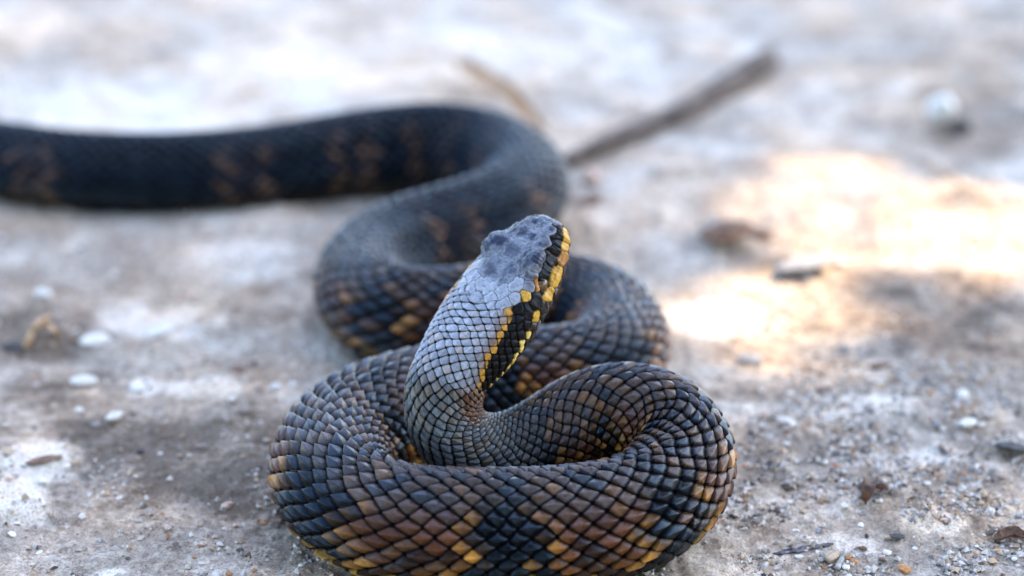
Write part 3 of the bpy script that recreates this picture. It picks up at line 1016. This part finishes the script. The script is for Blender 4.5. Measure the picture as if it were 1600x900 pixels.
o = link('leaf_scrap', blade([(1552, 850), (1580, 842), (1604, 848)], .0035, .6, lift=.002), LEAFB)
tag(o, 'crumpled reddish brown leaf scrap on white crust', 'leaf')
o = link('charred_flake', blade([(1208, 866), (1250, 860), (1302, 850)], .0018, .1, lift=.0004), PURP)
tag(o, 'long thin purple black flake lying on pale crust', 'flake')

# ------------------------------------------------------------------ unseen tree added to shade the ground, crown opened for the sun patch
def in_gap(x, y):
    """ground spots that the sun reaches through an opening of the crown"""
    g = np.zeros(len(x), bool)
    for px, py, rx, ry in [(1330, 318, 200, 56), (1520, 340, 160, 62), (1215, 510, 150, 44), (1110, 475, 60, 30), (1340, 505, 80, 30)]:
        cx, cy = px_xy(px, py)
        ex = px_xy(px + rx, py)[0] - cx
        ey = (px_xy(px, py - ry)[1] - px_xy(px, py + ry)[1]) / 2
        g |= ((x - cx) / ex) ** 2 + ((y - cy) / ey) ** 2 < 1
    return g
rng = np.random.default_rng(314)
tree_c = np.array([.12, 1.15, 0]) + SUN * 3.5
NLV = 15000
d = rng.normal(size=(NLV, 3)); d /= np.linalg.norm(d, axis=1)[:, None]
pos = tree_c + d * (rng.random(NLV) ** (1 / 2.6))[:, None] * np.array([1.45, 1.45, 1.15])
tt_ = pos[:, 2] / SUN[2]
gp = pos - SUN * tt_[:, None]
# every corner of a leaf has to clear the opening, so keep a margin of half a leaf
opn = np.zeros(NLV, bool)
for ox, oy in ((0, 0), (.035, 0), (-.035, 0), (0, .04), (0, -.04)):
    opn |= in_gap(gp[:, 0] + ox, gp[:, 1] + oy)
pos = pos[~opn]
m_ = len(pos)
a1 = rng.normal(size=(m_, 3)); a1 /= np.linalg.norm(a1, axis=1)[:, None]
a2_ = np.cross(a1, rng.normal(size=(m_, 3))); a2_ /= np.linalg.norm(a2_, axis=1)[:, None]
ln = rng.uniform(.045, .065, m_)[:, None]
# small leaflets added in the opening to take away part of the sunlight
cand = tree_c + (rng.random((9000, 3)) - .5) * np.array([1.6, 1.6, 1.0])
gq = cand - SUN * (cand[:, 2] / SUN[2])[:, None]
cand = cand[in_gap(gq[:, 0], gq[:, 1])][:1500]
b1 = rng.normal(size=(len(cand), 3)); b1 /= np.linalg.norm(b1, axis=1)[:, None]
b2 = np.cross(b1, rng.normal(size=(len(cand), 3))); b2 /= np.linalg.norm(b2, axis=1)[:, None]
pos = np.concatenate([pos, cand]); a1 = np.concatenate([a1, b1]); a2_ = np.concatenate([a2_, b2])
ln = np.concatenate([ln, np.full((len(cand), 1), .014)])
m_ = len(pos)
LV = np.stack([pos - a1 * ln, pos + a2_ * ln * .55, pos + a1 * ln, pos - a2_ * ln * .55], 1).reshape(-1, 3)
LF = (np.arange(m_)[:, None] * 4 + np.arange(4)[None])
LEAF = mat_simple('green_leaf', (.035, .07, .02), (.07, .12, .035), 8, .6)
tb = np.array([2.75, 3.3, 0.0])
tree = bpy.data.objects.new('added_shade_tree', None)
COL.objects.link(tree)
tree.location = tuple(tb)
tag(tree, 'unseen leafy tree added beside the bare ground to shade it', 'tree')
cr_o = link('crown', mesh_np('crown', LV - tb, LF, None, False), LEAF, tree)
top = tree_c + np.array([0, 0, .1]) - tb
trunk_path = [np.array([0, 0, -.05]) * (1 - f) + np.array([top[0] * .5, top[1] * .5, top[2] * .62]) * f + np.array([.06 * math.sin(f * 5), .04 * math.cos(f * 4), 0]) for f in np.linspace(0, 1, 12)]
link('trunk', tube(trunk_path, np.linspace(.16, .08, 12), 14, .2, 8), BARK, tree)
for i in range(5):
    an = i * 2 * math.pi / 5
    end = top + np.array([math.cos(an) * .8, math.sin(an) * .8, .35])
    bp = [trunk_path[-1 - (i % 2)] * (1 - f) + end * f + np.array([0, 0, .12 * math.sin(f * 3.1)]) for f in np.linspace(0, 1, 8)]
    link('limb', tube(bp, np.linspace(.06, .015, 8), 8, .2, 9 + i), BARK, tree)

# unseen trees added to block sky light from behind the photographer
def added_back_tree(x, y, zc, rx, rz, seed, label):
    g = np.random.default_rng(seed)
    m = 6000
    d = g.normal(size=(m, 3)); d /= np.linalg.norm(d, axis=1)[:, None]
    p = d * (g.random(m) ** .4)[:, None] * np.array([rx, rx, rz])
    p *= (1 + .35 * (fbm(d[:, 0] * 3 + 20, d[:, 1] * 3 + d[:, 2] * 2 + 20, 3, seed) - .5))[:, None]
    p[:, 2] += zc
    a = g.normal(size=(m, 3)); a /= np.linalg.norm(a, axis=1)[:, None]
    b = np.cross(a, g.normal(size=(m, 3))); b /= np.linalg.norm(b, axis=1)[:, None]
    l_ = g.uniform(.08, .13, m)[:, None]
    vv = np.stack([p - a * l_, p + b * l_ * .55, p + a * l_, p - b * l_ * .55], 1).reshape(-1, 3)
    vv[:, 2] = np.maximum(vv[:, 2], .03)
    e = bpy.data.objects.new('sky_block_tree', None)
    COL.objects.link(e)
    e.location = (x, y, gz(x, y))
    tag(e, label, 'tree', None)
    link('crown', mesh_np('crown', vv, np.arange(m)[:, None] * 4 + np.arange(4)[None], None, False), LEAF, e)
    tp = [np.array([.05 * math.sin(f * 5 + seed), .05 * math.cos(f * 4), zc * f - .05]) for f in np.linspace(0, 1, 10)]
    link('trunk', tube(tp, np.linspace(.15, .06, 10), 10, .2, seed), BARK, e)
    for i in range(4):
        an = i * 1.57 + seed
        link('limb', tube([tp[5] * (1 - f) + np.array([math.cos(an) * rx * .6, math.sin(an) * rx * .6, zc + .3 * rz]) * f for f in np.linspace(0, 1, 6)],
                          np.linspace(.05, .012, 6), 7, .2, i), BARK, e)
added_back_tree(-1.0, -3.0, 2.6, 1.9, 2.5, 41, 'low branching leafy tree added unseen behind the camera to block sky light')
added_back_tree(1.9, -2.4, 2.7, 1.9, 2.6, 42, 'broad leafy tree added unseen beside the low branching tree to block sky light')
